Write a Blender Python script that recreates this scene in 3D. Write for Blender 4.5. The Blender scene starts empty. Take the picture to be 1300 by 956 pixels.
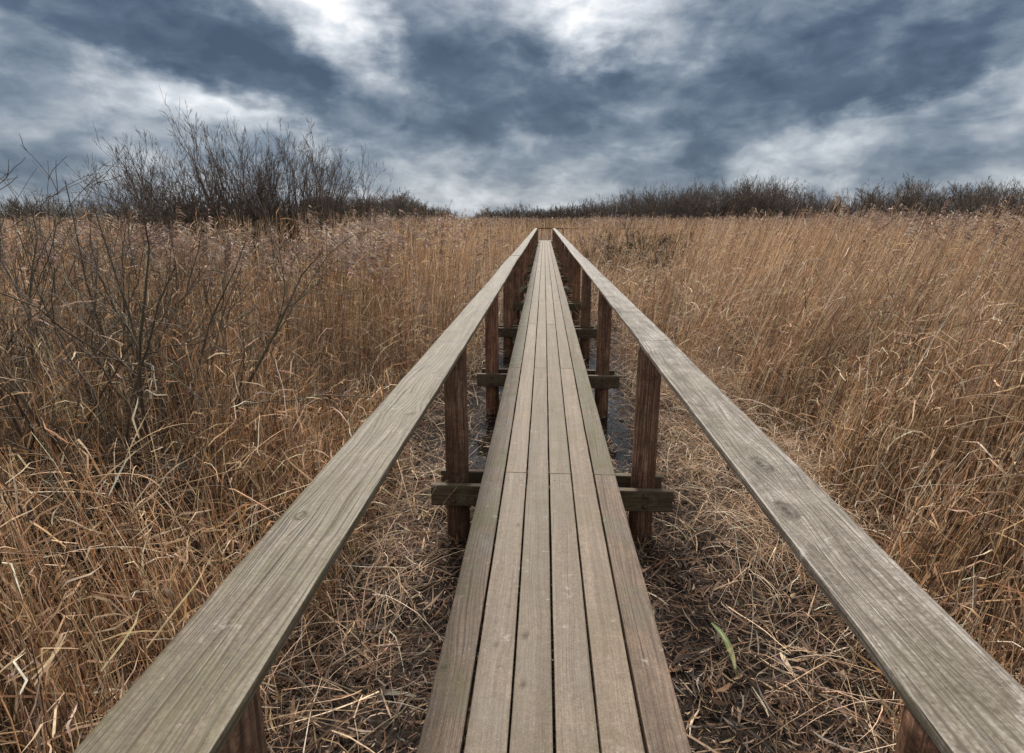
import bpy, math, random
import numpy as np

rng = np.random.default_rng(7)
random.seed(7)
scene = bpy.context.scene
COL = scene.collection
R = math.radians

# ------------------------------------------------------------------ helpers
def hash2(ix, iy, seed):
    h = (ix.astype(np.int64) * 374761393 + iy.astype(np.int64) * 668265263 + seed * 69069) & 0xFFFFFFFF
    h = ((h ^ (h >> 13)) * 1274126177) & 0xFFFFFFFF
    h = h ^ (h >> 16)
    return (h & 0xFFFFFF) / float(0xFFFFFF)

def vnoise(x, y, seed=0):
    x = np.asarray(x, float); y = np.asarray(y, float)
    x, y = np.broadcast_arrays(x, y)
    ix = np.floor(x); iy = np.floor(y)
    fx = x - ix; fy = y - iy
    fx = fx * fx * (3 - 2 * fx); fy = fy * fy * (3 - 2 * fy)
    a = hash2(ix, iy, seed); b = hash2(ix + 1, iy, seed)
    c = hash2(ix, iy + 1, seed); d = hash2(ix + 1, iy + 1, seed)
    return (a * (1 - fx) + b * fx) * (1 - fy) + (c * (1 - fx) + d * fx) * fy

def fbm(x, y, seed=0, octv=4):
    s = 0; a = .5; f = 1; t = 0
    for i in range(octv):
        s = s + a * vnoise(np.asarray(x) * f + 13.7 * i, np.asarray(y) * f - 7.1 * i, seed + i)
        t += a; a *= .5; f *= 2.03
    return s / t * 2 - 1

def smooth(a, b, x):
    t = np.clip((np.asarray(x, float) - a) / (b - a), 0, 1)
    return t * t * (3 - 2 * t)

def norm(v):
    return v / np.maximum(np.linalg.norm(v, axis=-1, keepdims=True), 1e-9)

class Batch:
    """collects quads with a colour per vertex and turns them into ONE mesh"""
    def __init__(self):
        self.v = []; self.f = []; self.c = []; self.n = 0
    def add(self, verts, faces, cols):
        self.v.append(verts.reshape(-1, 3).astype(np.float32))
        self.f.append((faces + self.n).astype(np.int32).reshape(-1, 4))
        self.c.append(cols.reshape(-1, 3).astype(np.float32))
        self.n += len(self.v[-1])
    def tubes(self, P, Rr, col, sides=3):
        N, K, _ = P.shape
        if N == 0: return
        T = norm(P[:, -1] - P[:, 0])
        a = np.tile(np.array([[.3, .9, .1]]), (N, 1)) + rng.normal(0, .3, (N, 3))
        U = norm(np.cross(T, a)); V = np.cross(T, U)
        ang = np.arange(sides) / sides * 2 * np.pi
        off = np.cos(ang)[None, :, None] * U[:, None, :] + np.sin(ang)[None, :, None] * V[:, None, :]
        verts = P[:, :, None, :] + Rr[:, :, None, None] * off[:, None, :, :]
        n = np.arange(N)[:, None, None]; k = np.arange(K - 1)[None, :, None]; s = np.arange(sides)[None, None, :]
        s2 = (s + 1) % sides
        i = lambda nn, kk, ss: (nn * K + kk) * sides + ss
        f = np.stack([i(n, k, s), i(n, k, s2), i(n, k + 1, s2), i(n, k + 1, s)], -1)
        if col.ndim == 2: col = np.broadcast_to(col[:, None, :], (N, K, 3))
        self.add(verts, f, np.broadcast_to(col[:, :, None, :], (N, K, sides, 3)))
    def ribbons(self, P, W, col, S=None):
        N, K, _ = P.shape
        if N == 0: return
        if S is None:
            T = norm(P[:, -1] - P[:, 0])
            S = norm(np.cross(T, rng.normal(0, 1, (N, 3))))
        if S.ndim == 2: S = S[:, None, :]
        verts = np.stack([P - S * W[:, :, None] * .5, P + S * W[:, :, None] * .5], 2)
        n = np.arange(N)[:, None]; k = np.arange(K - 1)[None, :]
        i = (n * K + k) * 2
        f = np.stack([i, i + 1, i + 3, i + 2], -1)
        if col.ndim == 2: col = np.broadcast_to(col[:, None, :], (N, K, 3))
        self.add(verts, f, np.broadcast_to(col[:, :, None, :], (N, K, 2, 3)))
    def build(self, name, mat, parent=None, smooth_=True):
        v = np.concatenate(self.v); f = np.concatenate(self.f); c = np.concatenate(self.c)
        me = bpy.data.meshes.new(name)
        me.vertices.add(len(v)); me.vertices.foreach_set('co', v.ravel())
        me.loops.add(f.size); me.loops.foreach_set('vertex_index', f.ravel())
        me.polygons.add(len(f)); me.polygons.foreach_set('loop_start', np.arange(0, f.size, 4, dtype=np.int32))
        me.update(calc_edges=True)
        if smooth_: me.polygons.foreach_set('use_smooth', np.ones(len(f), bool))
        at = me.attributes.new('Col', 'FLOAT_COLOR', 'POINT')
        cc = np.ones((len(v), 4), np.float32); cc[:, :3] = c
        at.data.foreach_set('color', cc.ravel())
        me.materials.append(mat)
        return link(name, me, parent)

def link(name, me, parent=None):
    o = bpy.data.objects.new(name, me); COL.objects.link(o)
    if parent is not None: o.parent = parent
    return o

def tag(o, label=None, cat=None, group=None, kind=None):
    if label: o['label'] = label
    if cat: o['category'] = cat
    if group: o['group'] = group
    if kind: o['kind'] = kind
    return o

def empty(name, loc=(0, 0, 0)):
    o = bpy.data.objects.new(name, None); COL.objects.link(o); o.location = loc
    o.empty_display_size = .2
    return o

def mesh_py(name, verts, faces, mats, parent=None, smooth_=False, matidx=None, attrs=None):
    me = bpy.data.meshes.new(name)
    me.from_pydata([tuple(map(float, v)) for v in verts], [], [tuple(map(int, f)) for f in faces])
    for m in mats: me.materials.append(m)
    if matidx is not None: me.polygons.foreach_set('material_index', matidx)
    if smooth_: me.polygons.foreach_set('use_smooth', [True] * len(me.polygons))
    for k, a in (attrs or {}).items():
        at = me.attributes.new(k, 'FLOAT_VECTOR', 'POINT')
        at.data.foreach_set('vector', np.asarray(a, np.float32).ravel())
    me.update()
    return link(name, me, parent)

# ------------------------------------------------------------------ node helpers
class NT:
    def __init__(self, tree):
        self.t = tree; self.t.nodes.clear(); self.x = 0
    def n(self, typ, ins=None, **props):
        nd = self.t.nodes.new(typ)
        self.x += 30; nd.location = (self.x, 0)
        for k, v in props.items(): setattr(nd, k, v)
        for k, v in (ins or {}).items():
            s = nd.inputs[k]
            if isinstance(v, bpy.types.NodeSocket): self.t.links.new(v, s)
            else:
                if isinstance(v, (tuple, list)) and len(v) == 3 and s.type == 'RGBA': v = (*v, 1)
                s.default_value = v
        return nd
    def math(self, op, a, b=0.0, c=0.0, clamp=False):
        return self.n('ShaderNodeMath', {0: a, 1: b, 2: c}, operation=op, use_clamp=clamp).outputs[0]
    def noise(self, vec, scale, detail=4, rough=.55, dist=0.0, out='Fac'):
        return self.n('ShaderNodeTexNoise', {'Vector': vec, 'Scale': scale, 'Detail': detail, 'Roughness': rough, 'Distortion': dist}).outputs[out]
    def rng(self, v, a, b, c=0.0, d=1.0, sm=False):
        return self.n('ShaderNodeMapRange', {0: v, 1: a, 2: b, 3: c, 4: d}, clamp=True,
                      interpolation_type='SMOOTHSTEP' if sm else 'LINEAR').outputs[0]
    def mix(self, f, a, b, blend='MIX'):
        nd = self.n('ShaderNodeMix', data_type='RGBA', blend_type=blend, clamp_factor=True)
        for idx, v in ((0, f), (6, a), (7, b)):
            if isinstance(v, bpy.types.NodeSocket): self.t.links.new(v, nd.inputs[idx])
            else: nd.inputs[idx].default_value = (*v, 1) if isinstance(v, tuple) and len(v) == 3 else v
        return nd.outputs[2]
    def ramp(self, fac, stops):
        nd = self.n('ShaderNodeValToRGB', {0: fac})
        e = nd.color_ramp.elements
        while len(e) > 1: e.remove(e[-1])
        e[0].position = stops[0][0]; e[0].color = (*stops[0][1], 1)
        for p, c in stops[1:]:
            q = e.new(p); q.color = (*c, 1)
        return nd.outputs[0]

def new_mat(name):
    m = bpy.data.materials.new(name); m.use_nodes = True
    return m, NT(m.node_tree)

def mat_straw(name, rough=.62, trans=.32):
    """dead plant matter; the colour of every stem is its own, stored on its vertices"""
    m, t = new_mat(name)
    a = t.n('ShaderNodeAttribute', attribute_name='Col').outputs['Color']
    pos = t.n('ShaderNodeNewGeometry').outputs['Position']
    v = t.rng(t.noise(pos, 38, 2), .3, .7, .72, 1.25)
    c = t.n('ShaderNodeVectorMath', {0: a, 3: v}, operation='SCALE').outputs[0]
    p = t.n('ShaderNodeBsdfPrincipled', {'Base Color': c, 'Roughness': rough, 'Specular IOR Level': .35})
    tr = t.n('ShaderNodeBsdfTranslucent', {'Color': c})
    mx = t.n('ShaderNodeMixShader', {0: trans, 1: p.outputs[0], 2: tr.outputs[0]})
    t.n('ShaderNodeOutputMaterial', {'Surface': mx.outputs[0]})
    return m

def mat_bark(name, c1, c2, green=None):
    m, t = new_mat(name)
    pos = t.n('ShaderNodeNewGeometry').outputs['Position']
    n1 = t.noise(pos, 9, 4); n2 = t.noise(pos, 70, 3)
    c = t.mix(t.rng(n1, .35, .65), c1, c2)
    if green: c = t.mix(t.rng(t.noise(pos, 3.1, 3), .5, .65, 0, .6), c, green)
    c = t.mix(t.rng(n2, .3, .7, 0, .45), c, (.02, .018, .015))
    p = t.n('ShaderNodeBsdfPrincipled', {'Base Color': c, 'Roughness': .8, 'Specular IOR Level': .25})
    t.n('ShaderNodeOutputMaterial', {'Surface': p.outputs[0]})
    return m

def mat_wood(name, dark, mid, light, algae, algae_amt, grain=1.0, fine=260, band=34, lich=.3, gloss=.62, wear=.5, red=0.0):
    """weathered timber; 'grain' carries (across, along, knot) of the board it belongs to, 'tone' one random triple"""
    m, t = new_mat(name)
    g = t.n('ShaderNodeAttribute', attribute_name='grain').outputs['Vector']
    tone = t.n('ShaderNodeAttribute', attribute_name='tone').outputs['Vector']
    sp = t.n('ShaderNodeSeparateXYZ', {0: g}); gx, gy, kn = sp.outputs
    st = t.n('ShaderNodeSeparateXYZ', {0: tone}); t1, t2, t3 = st.outputs
    pos = t.n('ShaderNodeNewGeometry').outputs['Position']
    def vec(sx, sy, off):
        return t.n('ShaderNodeCombineXYZ', {0: t.math('MULTIPLY', gx, sx), 1: t.math('MULTIPLY', gy, sy), 2: t.math('ADD', t.math('MULTIPLY', t1, 50.0), off)}).outputs[0]
    nf = t.noise(vec(fine, 5.0, 0), 1, 3, .6)
    nb = t.noise(vec(band, .8, 7), 1, 3, .5)
    ns = t.noise(vec(110, 1.6, 3), 1, 2, .6)
    nring = t.noise(vec(band * .5, .5, 11), 1, 1, .4)
    ring = t.math('SINE', t.math('ADD', t.math('MULTIPLY', gx, band * 11.0), t.math('MULTIPLY', nring, 9.0)))
    ring = t.math('MULTIPLY', t.rng(ring, .45, 1.0, 0, 1), t.rng(t.noise(vec(20, 6, 51), 1, 3, .6), .3, .55, .25, 1))
    blot = t.noise(pos, 5.5, 5, .6); blot2 = t.noise(pos, 34, 4, .6)
    mott = t.noise(pos, 120, 4, .65); mott2 = t.noise(vec(160, 34, 41), 1, 4, .6)
    f = t.math('ADD', t.math('MULTIPLY', nb, .45), t.math('MULTIPLY', ns, .25))
    f = t.math('ADD', f, t.math('ADD', t.math('MULTIPLY', mott, .2), t.math('MULTIPLY', mott2, .1)))
    f = t.math('ADD', f, t.math('ADD', t.math('MULTIPLY', t.math('SUBTRACT', mott, .5), .45), t.math('MULTIPLY', t.math('SUBTRACT', mott2, .5), .12)))
    f = t.math('ADD', f, t.math('MULTIPLY', t.math('SUBTRACT', blot, .5), wear))
    f = t.math('ADD', f, t.math('MULTIPLY', t.math('SUBTRACT', blot2, .5), .35))
    c = t.ramp(f, [(.3, dark), (.5, mid), (.72, light)])
    c = t.mix(t.math('MULTIPLY', ring, .72 * grain), c, t.mix(.5, dark, (.03, .025, .02)))
    c = t.mix(t.rng(nf, .40, .54, .75 * grain, 0), c, dark)
    # dark thin checks along the grain
    chk = t.rng(t.noise(vec(170, .9, 23), 1, 2, .5), .66, .70)
    c = t.mix(t.math('MULTIPLY', chk, .7 * grain), c, (.025, .02, .016))
    tick = t.math('MULTIPLY', t.rng(t.noise(vec(28, 26, 31), 1, 3, .6), .60, .68), t.rng(t.noise(vec(6, 1.2, 37), 1, 2, .5), .5, .62))
    c = t.mix(t.math('MULTIPLY', tick, .45), c, (.05, .04, .035))
    # knots
    c = t.mix(t.math('MULTIPLY', kn, .95), c, (.04, .028, .02))
    if algae_amt > 0:
        al = t.rng(t.math('ADD', t.noise(pos, 3.1, 6, .7), t.math('MULTIPLY', t.math('SUBTRACT', t2, .5), .25)), .46, .62, 0, algae_amt, True)
        al = t.math('MULTIPLY', al, t.rng(t.math('ADD', t.math('MULTIPLY', ns, .5), t.math('MULTIPLY', blot2, .5)), .38, .58, .15, 1))
        c = t.mix(al, c, algae)
    if lich > 0:
        l1 = t.rng(t.noise(pos, 95, 3, .6), .70, .74, 0, lich * .7)
        c = t.mix(l1, c, (.42, .40, .36))
        l2 = t.math('MULTIPLY', t.rng(t.noise(pos, 9, 6, .75), .6, .66, 0, lich), t.rng(blot2, .45, .6))
        c = t.mix(l2, c, (.36, .34, .31))
    if red > 0:
        c = t.mix(t.math('MULTIPLY', t.rng(t3, .6, .95), red), c, t.mix(1.0, c, (1.25, .85, .72), 'MULTIPLY'))
    v = t.math('ADD', .84, t.math('MULTIPLY', t3, .26))
    c = t.n('ShaderNodeVectorMath', {0: c, 3: v}, operation='SCALE').outputs[0]
    h = t.math('ADD', t.math('MULTIPLY', nf, .6), t.math('ADD', t.math('MULTIPLY', ring, -.5), t.math('MULTIPLY', chk, -1.2)))
    h = t.math('ADD', h, t.math('MULTIPLY', kn, -.8))
    bp = t.n('ShaderNodeBump', {'Strength': .6, 'Distance': .0022 * grain, 'Height': h}).outputs[0]
    ro = t.rng(blot, .3, .7, gloss - .08, gloss + .14)
    p = t.n('ShaderNodeBsdfPrincipled', {'Base Color': c, 'Roughness': ro, 'Normal': bp, 'Specular IOR Level': .22})
    t.n('ShaderNodeOutputMaterial', {'Surface': p.outputs[0]})
    return m

def mat_plain(name, c, rough=.5, metal=0.0):
    m, t = new_mat(name)
    pos = t.n('ShaderNodeNewGeometry').outputs['Position']
    cc = t.mix(t.rng(t.noise(pos, 120, 3), .35, .65, 0, .5), c, tuple(x * .5 for x in c))
    p = t.n('ShaderNodeBsdfPrincipled', {'Base Color': cc, 'Roughness': rough, 'Metallic': metal})
    t.n('ShaderNodeOutputMaterial', {'Surface': p.outputs[0]})
    return m

M_RAIL = mat_wood('handrail_wood', (0.056, 0.042, 0.029), (0.118, 0.092, 0.065), (0.212, 0.178, 0.142), (.072, .066, .026), .5, 1.0, 230, 30, .35, .5, .7)
M_RAILR = mat_wood('silvered_handrail_wood', (0.072, 0.058, 0.044), (0.162, 0.138, 0.110), (0.302, 0.276, 0.248), (.085, .08, .04), .4, 1.0, 230, 30, .45, .45, .7)
M_PLANK = mat_wood('plank_wood', (0.082, 0.061, 0.040), (0.132, 0.102, 0.074), (0.208, 0.170, 0.132), (.08, .07, .032), .5, .28, 300, 40, .5, .6, .8, .12)
M_EDGE = mat_wood('edge_plank_wood', (0.052, 0.035, 0.023), (0.112, 0.078, 0.052), (0.190, 0.140, 0.102), (.062, .064, .024), .85, .75, 240, 30, .45, .6, .8, .5)
M_POST = mat_wood('post_wood', (.050, .026, .016), (.175, .092, .058), (.34, .205, .135), (.06, .06, .03), .25, 1.0, 110, 18, .15, .7, .7, .5)
M_BEAM = mat_wood('beam_wood', (0.045, 0.031, 0.018), (0.090, 0.065, 0.042), (0.153, 0.118, 0.080), (0.081, 0.087, 0.033), .6, .9, 200, 22, .2, .7, .6, 0)
M_STEEL = mat_plain('galvanised_steel', (.32, .31, .30), .45, .8)
M_RUST = mat_plain('rusty_bolt', (.10, .06, .045), .6, .5)
M_REED = mat_straw('dry_reed')
M_LITTER = mat_straw('reed_litter', .7, .1)
M_TWIG = mat_bark('willow_bark', (.075, .058, .043), (.14, .11, .08), (.09, .09, .048))
M_TWIG2 = mat_bark('bare_twigs', (.10, .072, .058), (.155, .115, .09))
M_DARK = mat_bark('dark_scrub', (.04, .038, .025), (.07, .06, .04), (.035, .045, .02))
M_WOODFAR = mat_bark('far_wood', (.13, .095, .075), (.20, .155, .125), (.10, .09, .065))

# ------------------------------------------------------------------ ground height
def ground_z(x, y):
    x = np.asarray(x, float); y = np.asarray(y, float)
    z = .05 * fbm(x * .9, y * .9, 3) + .03 * fbm(x * 3, y * 3, 9, 2)
    near = smooth(16, 9, y)
    z = z + near * .22 * np.exp(-((x - 1.9) / .65) ** 2) * smooth(1.8, 3.2, y) * smooth(8, 6, y) * (.8 + .4 * vnoise(x * 2, y * 2, 5))
    z = z + near * .10 * np.exp(-((x + 1.25) / .4) ** 2) * smooth(4.2, 3.2, y)
    z = z - .13 * np.exp(-((x - .1) / 1.05) ** 2) * smooth(3.9, 4.8, y) * smooth(14, 10, y)
    for (cx, cy, sx, sy, dp) in ((.86, 7.4, .30, 1.5, .22), (-1.02, 4.9, .22, .45, .20), (-.35, 4.6, .3, .5, .1), (.9, 4.75, .2, .35, .1), (.3, 8.5, .5, 1.5, .1)):
        z = z - dp * np.exp(-((x - cx) / sx) ** 2 - ((y - cy) / sy) ** 2)
    return z
WATER_Z = -.055

# ------------------------------------------------------------------ sky
BLOBS = [ (-0.645, 0.259, 0.203, 0.048, -8.0, -1.25), (-0.466, 0.227, 0.137, 0.043, -22.0, -1.0), (-0.713, 0.308, 0.164, 0.052, 0.0, -0.8), (-0.555, 0.207, 0.094, 0.03, -15.0, -0.35), (-0.364, 0.184, 0.112, 0.035, -25.0, -0.4), (-0.127, 0.204, 0.216, 0.085, -8.0, -1.15), (-0.258, 0.247, 0.078, 0.051, 0.0, -0.45), (-0.017, 0.167, 0.178, 0.075, 0.0, -0.75), (0.089, 0.226, 0.145, 0.047, -10.0, -0.7), (-0.184, 0.115, 0.124, 0.032, -10.0, -0.4), (0.339, 0.211, 0.207, 0.077, -8.0, -1.05), (0.402, 0.15, 0.121, 0.046, 10.0, -0.55), (0.536, 0.258, 0.137, 0.057, 10.0, -0.75), (0.587, 0.207, 0.069, 0.058, 50.0, -0.6), (0.239, 0.111, 0.102, 0.062, 10.0, -0.5), (0.481, 0.187, 0.06, 0.074, 0.0, -0.35), (0.327, 0.09, 0.096, 0.023, 8.0, -0.3), (0.598, 0.077, 0.158, 0.015, 3.0, -0.35), (-0.766, 0.074, 0.105, 0.041, 0.0, -0.45), (-0.623, 0.07, 0.121, 0.023, 0.0, -0.2), (0.082, 0.056, 0.111, 0.016, 0.0, -0.15), (0.664, 0.126, 0.046, 0.02, 0.0, -0.2), (-0.333, 0.08, 0.104, 0.026, -15.0, -0.15), (0.538, 0.047, 0.117, 0.01, 0.0, -0.3), (-0.728, 0.216, 0.066, 0.013, -22.0, 0.2), (-0.683, 0.211, 0.035, 0.014, -25.0, 0.3), (-0.771, 0.232, 0.03, 0.014, -20.0, 0.1), (-0.655, 0.185, 0.112, 0.02, -8.0, 0.1), (-0.543, 0.173, 0.139, 0.024, -14.0, 1.4), (-0.292, 0.223, 0.045, 0.058, -60.0, 0.45), (-0.761, 0.157, 0.096, 0.038, 0.0, -0.45), (0.563, 0.253, 0.114, 0.047, 0.0, -0.5), (-0.446, 0.207, 0.07, 0.023, -30.0, 0.1), (-0.736, 0.165, 0.05, 0.012, 0.0, 0.2), (-0.331, 0.297, 0.074, 0.058, -50.0, 1.9), (-0.282, 0.279, 0.076, 0.033, -50.0, 0.5), (-0.177, 0.327, 0.104, 0.027, 0.0, 0.2), (-0.382, 0.261, 0.036, 0.032, -60.0, 0.3), (0.007, 0.324, 0.118, 0.037, 0.0, 0.12), (0.131, 0.308, 0.102, 0.048, -10.0, 2.0), (0.087, 0.283, 0.052, 0.028, 0.0, 0.4), (0.223, 0.323, 0.073, 0.025, 0.0, 0.15), (0.545, 0.133, 0.159, 0.022, 16.0, 0.95), (0.427, 0.114, 0.098, 0.019, 10.0, 0.35), (0.619, 0.162, 0.075, 0.012, 20.0, 0.25), (0.627, 0.233, 0.08, 0.045, 0.0, -0.7), (0.367, 0.164, 0.103, 0.046, 0.0, -0.35), (-0.476, 0.242, 0.101, 0.037, -20.0, -0.3), (-0.112, 0.28, 0.12, 0.051, 0.0, -0.6), (0.321, 0.282, 0.103, 0.052, 0.0, -0.7), (-0.773, 0.179, 0.085, 0.037, 0.0, -0.55), (-0.745, 0.105, 0.116, 0.04, 0.0, -0.3), (0.599, 0.066, 0.176, 0.02, 0.0, -0.4), (0.278, 0.097, 0.137, 0.037, 0.0, -0.3), (-0.073, 0.116, 0.083, 0.018, 0.0, 0.2), (-0.143, 0.096, 0.083, 0.016, -5.0, 0.45), (-0.003, 0.11, 0.084, 0.019, 10.0, 0.3), (-0.567, 0.102, 0.117, 0.019, 0.0, 0.3), (0.055, 0.036, 0.182, 0.011, 3.0, 0.25), (0.455, 0.057, 0.096, 0.014, 8.0, 0.35), (-0.296, 0.035, 0.214, 0.014, -3.0, 0.2), (0.505, 0.07, 0.06, 0.015, 0.0, 0.2) ]
SUN_AZ, SUN_EL = -8.0, 47.0     # clockwise from +Y, above the horizon
w = bpy.data.worlds.new('World'); scene.world = w; w.use_nodes = True
t = NT(w.node_tree)
tc = t.n('ShaderNodeTexCoord').outputs['Generated']
s = t.n('ShaderNodeSeparateXYZ', {0: tc})
az = t.math('ARCTAN2', s.outputs[0], s.outputs[1])
el = t.math('ARCSINE', s.outputs[2])
ae = t.n('ShaderNodeCombineXYZ', {0: az, 1: el, 2: 0.0}).outputs[0]
# the cloud layer lies flat overhead, so its texture shortens towards the horizon
zz = t.math('ADD', t.math('ABSOLUTE', s.outputs[2]), .20)
pl = t.n('ShaderNodeCombineXYZ', {0: t.math('DIVIDE', s.outputs[0], zz), 1: t.math('DIVIDE', s.outputs[1], zz), 2: 0.0}).outputs[0]
dv = t.n('ShaderNodeVectorMath', {0: tc, 1: (1.0, 1.0, 1.9)}, operation='MULTIPLY').outputs[0]
w1 = t.noise(dv, 3.4, 3, .5, 0, 'Color')
w2 = t.noise(dv, 11.0, 5, .55, 0, 'Color')
wv = t.n('ShaderNodeVectorMath', {0: w1, 1: (.5, .5, .5)}, operation='SUBTRACT').outputs[0]
wv = t.n('ShaderNodeVectorMath', {0: wv, 1: (.13, .07, 0)}, operation='MULTIPLY').outputs[0]
wv2 = t.n('ShaderNodeVectorMath', {0: w2, 1: (.5, .5, .5)}, operation='SUBTRACT').outputs[0]
wv2 = t.n('ShaderNodeVectorMath', {0: wv2, 1: (.21, .12, 0)}, operation='MULTIPLY').outputs[0]
q = t.n('ShaderNodeVectorMath', {0: ae, 1: wv}, operation='ADD').outputs[0]
q = t.n('ShaderNodeVectorMath', {0: q, 1: wv2}, operation='ADD').outputs[0]
acc = None
for (a, e, ra, re_, tilt, wt) in BLOBS:
    mp = t.n('ShaderNodeMapping', {'Vector': q, 'Location': (a, e, 0), 'Rotation': (0, 0, R(tilt)), 'Scale': (ra * 1.75, re_ * 1.75, 1)}, vector_type='TEXTURE')
    gr = t.n('ShaderNodeTexGradient', {0: mp.outputs[0]}, gradient_type='SPHERICAL').outputs['Fac']
    acc = t.math('MULTIPLY_ADD', gr, wt * .27, acc if acc is not None else 0.0)
det = t.math('SUBTRACT', t.math('ADD', t.math('MULTIPLY', t.noise(dv, 6.5, 6, .55, .25), .75), t.math('MULTIPLY', t.noise(pl, 1.7, 5, .5, .3), .25)), .5)
det2 = t.math('SUBTRACT', t.noise(dv, 14, 6, .54, .5), .5)
v = t.math('ADD', .535, acc)
v = t.math('ADD', v, t.math('MULTIPLY', det, 1.15))
v = t.math('ADD', v, t.math('MULTIPLY', det2, .52))
# cloud thins overhead and behind: brighter there
hi = t.rng(el, .36, .62, 0, .30, True)
back = t.rng(s.outputs[1], .55, -.1, 0, .10, True)
v = t.math('ADD', v, t.math('ADD', hi, back), clamp=True)
lump = t.math('ADD', t.math('MULTIPLY', det2, .10), t.math('MULTIPLY', t.math('SUBTRACT', t.noise(dv, 7.5, 5, .48, .5), .5), .55))
v = t.math('ADD', t.math('ADD', .07, t.math('MULTIPLY', v, .90)), lump, clamp=True)
cloud = t.ramp(v, [(0.0, (.044, .070, .116)), (.2, (.082, .120, .178)), (.42, (.19, .235, .295)), (.62, (.38, .42, .47)), (.82, (.62, .66, .71)), (1.0, (.93, .93, .93))])
boost = t.math('ADD', 1.0, t.math('ADD', t.math('MULTIPLY', hi, .35), t.math('MULTIPLY', back, .1)))
cloud = t.n('ShaderNodeVectorMath', {0: cloud, 3: t.math('MULTIPLY', boost, 10.0)}, operation='SCALE').outputs[0]
sky = t.n('ShaderNodeTexSky', sky_type='NISHITA', sun_disc=False, sun_elevation=R(SUN_EL), sun_rotation=R(SUN_AZ % 360)).outputs[0]
c = t.mix(.95, sky, cloud)
bg = t.n('ShaderNodeBackground', {'Color': c, 'Strength': .085})
t.n('ShaderNodeOutputWorld', {'Surface': bg.outputs[0]})
w.cycles.sampling_method = 'MANUAL'; w.cycles.sample_map_resolution = 256

sun = bpy.data.lights.new('sun', 'SUN'); sun.energy = 5.0; sun.angle = R(16); sun.color = (1.0, .93, .84)
so = bpy.data.objects.new('sun', sun); COL.objects.link(so)
# light travels from the sun's direction
from mathutils import Vector
sd = Vector((math.sin(R(SUN_AZ)) * math.cos(R(SUN_EL)), math.cos(R(SUN_AZ)) * math.cos(R(SUN_EL)), math.sin(R(SUN_EL))))
so.rotation_euler = sd.to_track_quat('Z', 'Y').to_euler(); so.location = sd * 30

# ------------------------------------------------------------------ camera
cam = bpy.data.cameras.new('camera'); co = bpy.data.objects.new('camera', cam); COL.objects.link(co)
cam.sensor_fit = 'HORIZONTAL'; cam.sensor_width = 36; cam.lens = 680 / 1300 * 36
cam.shift_y = -45 / 1300
cam.clip_start = .05; cam.clip_end = 5000
co.location = (0, 0, 2.2); co.rotation_euler = (R(90 - 13.0), 0, R(3.362))
scene.camera = co
scene.view_settings.view_transform = 'Standard'; scene.view_settings.look = 'None'
scene.view_settings.exposure = 0.42; scene.view_settings.gamma = 1; scene.view_settings.use_curve_mapping = False
scene.cycles.use_denoising = True
scene.cycles.max_bounces = 6; scene.cycles.diffuse_bounces = 2; scene.cycles.glossy_bounces = 2
scene.cycles.transmission_bounces = 3

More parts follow.
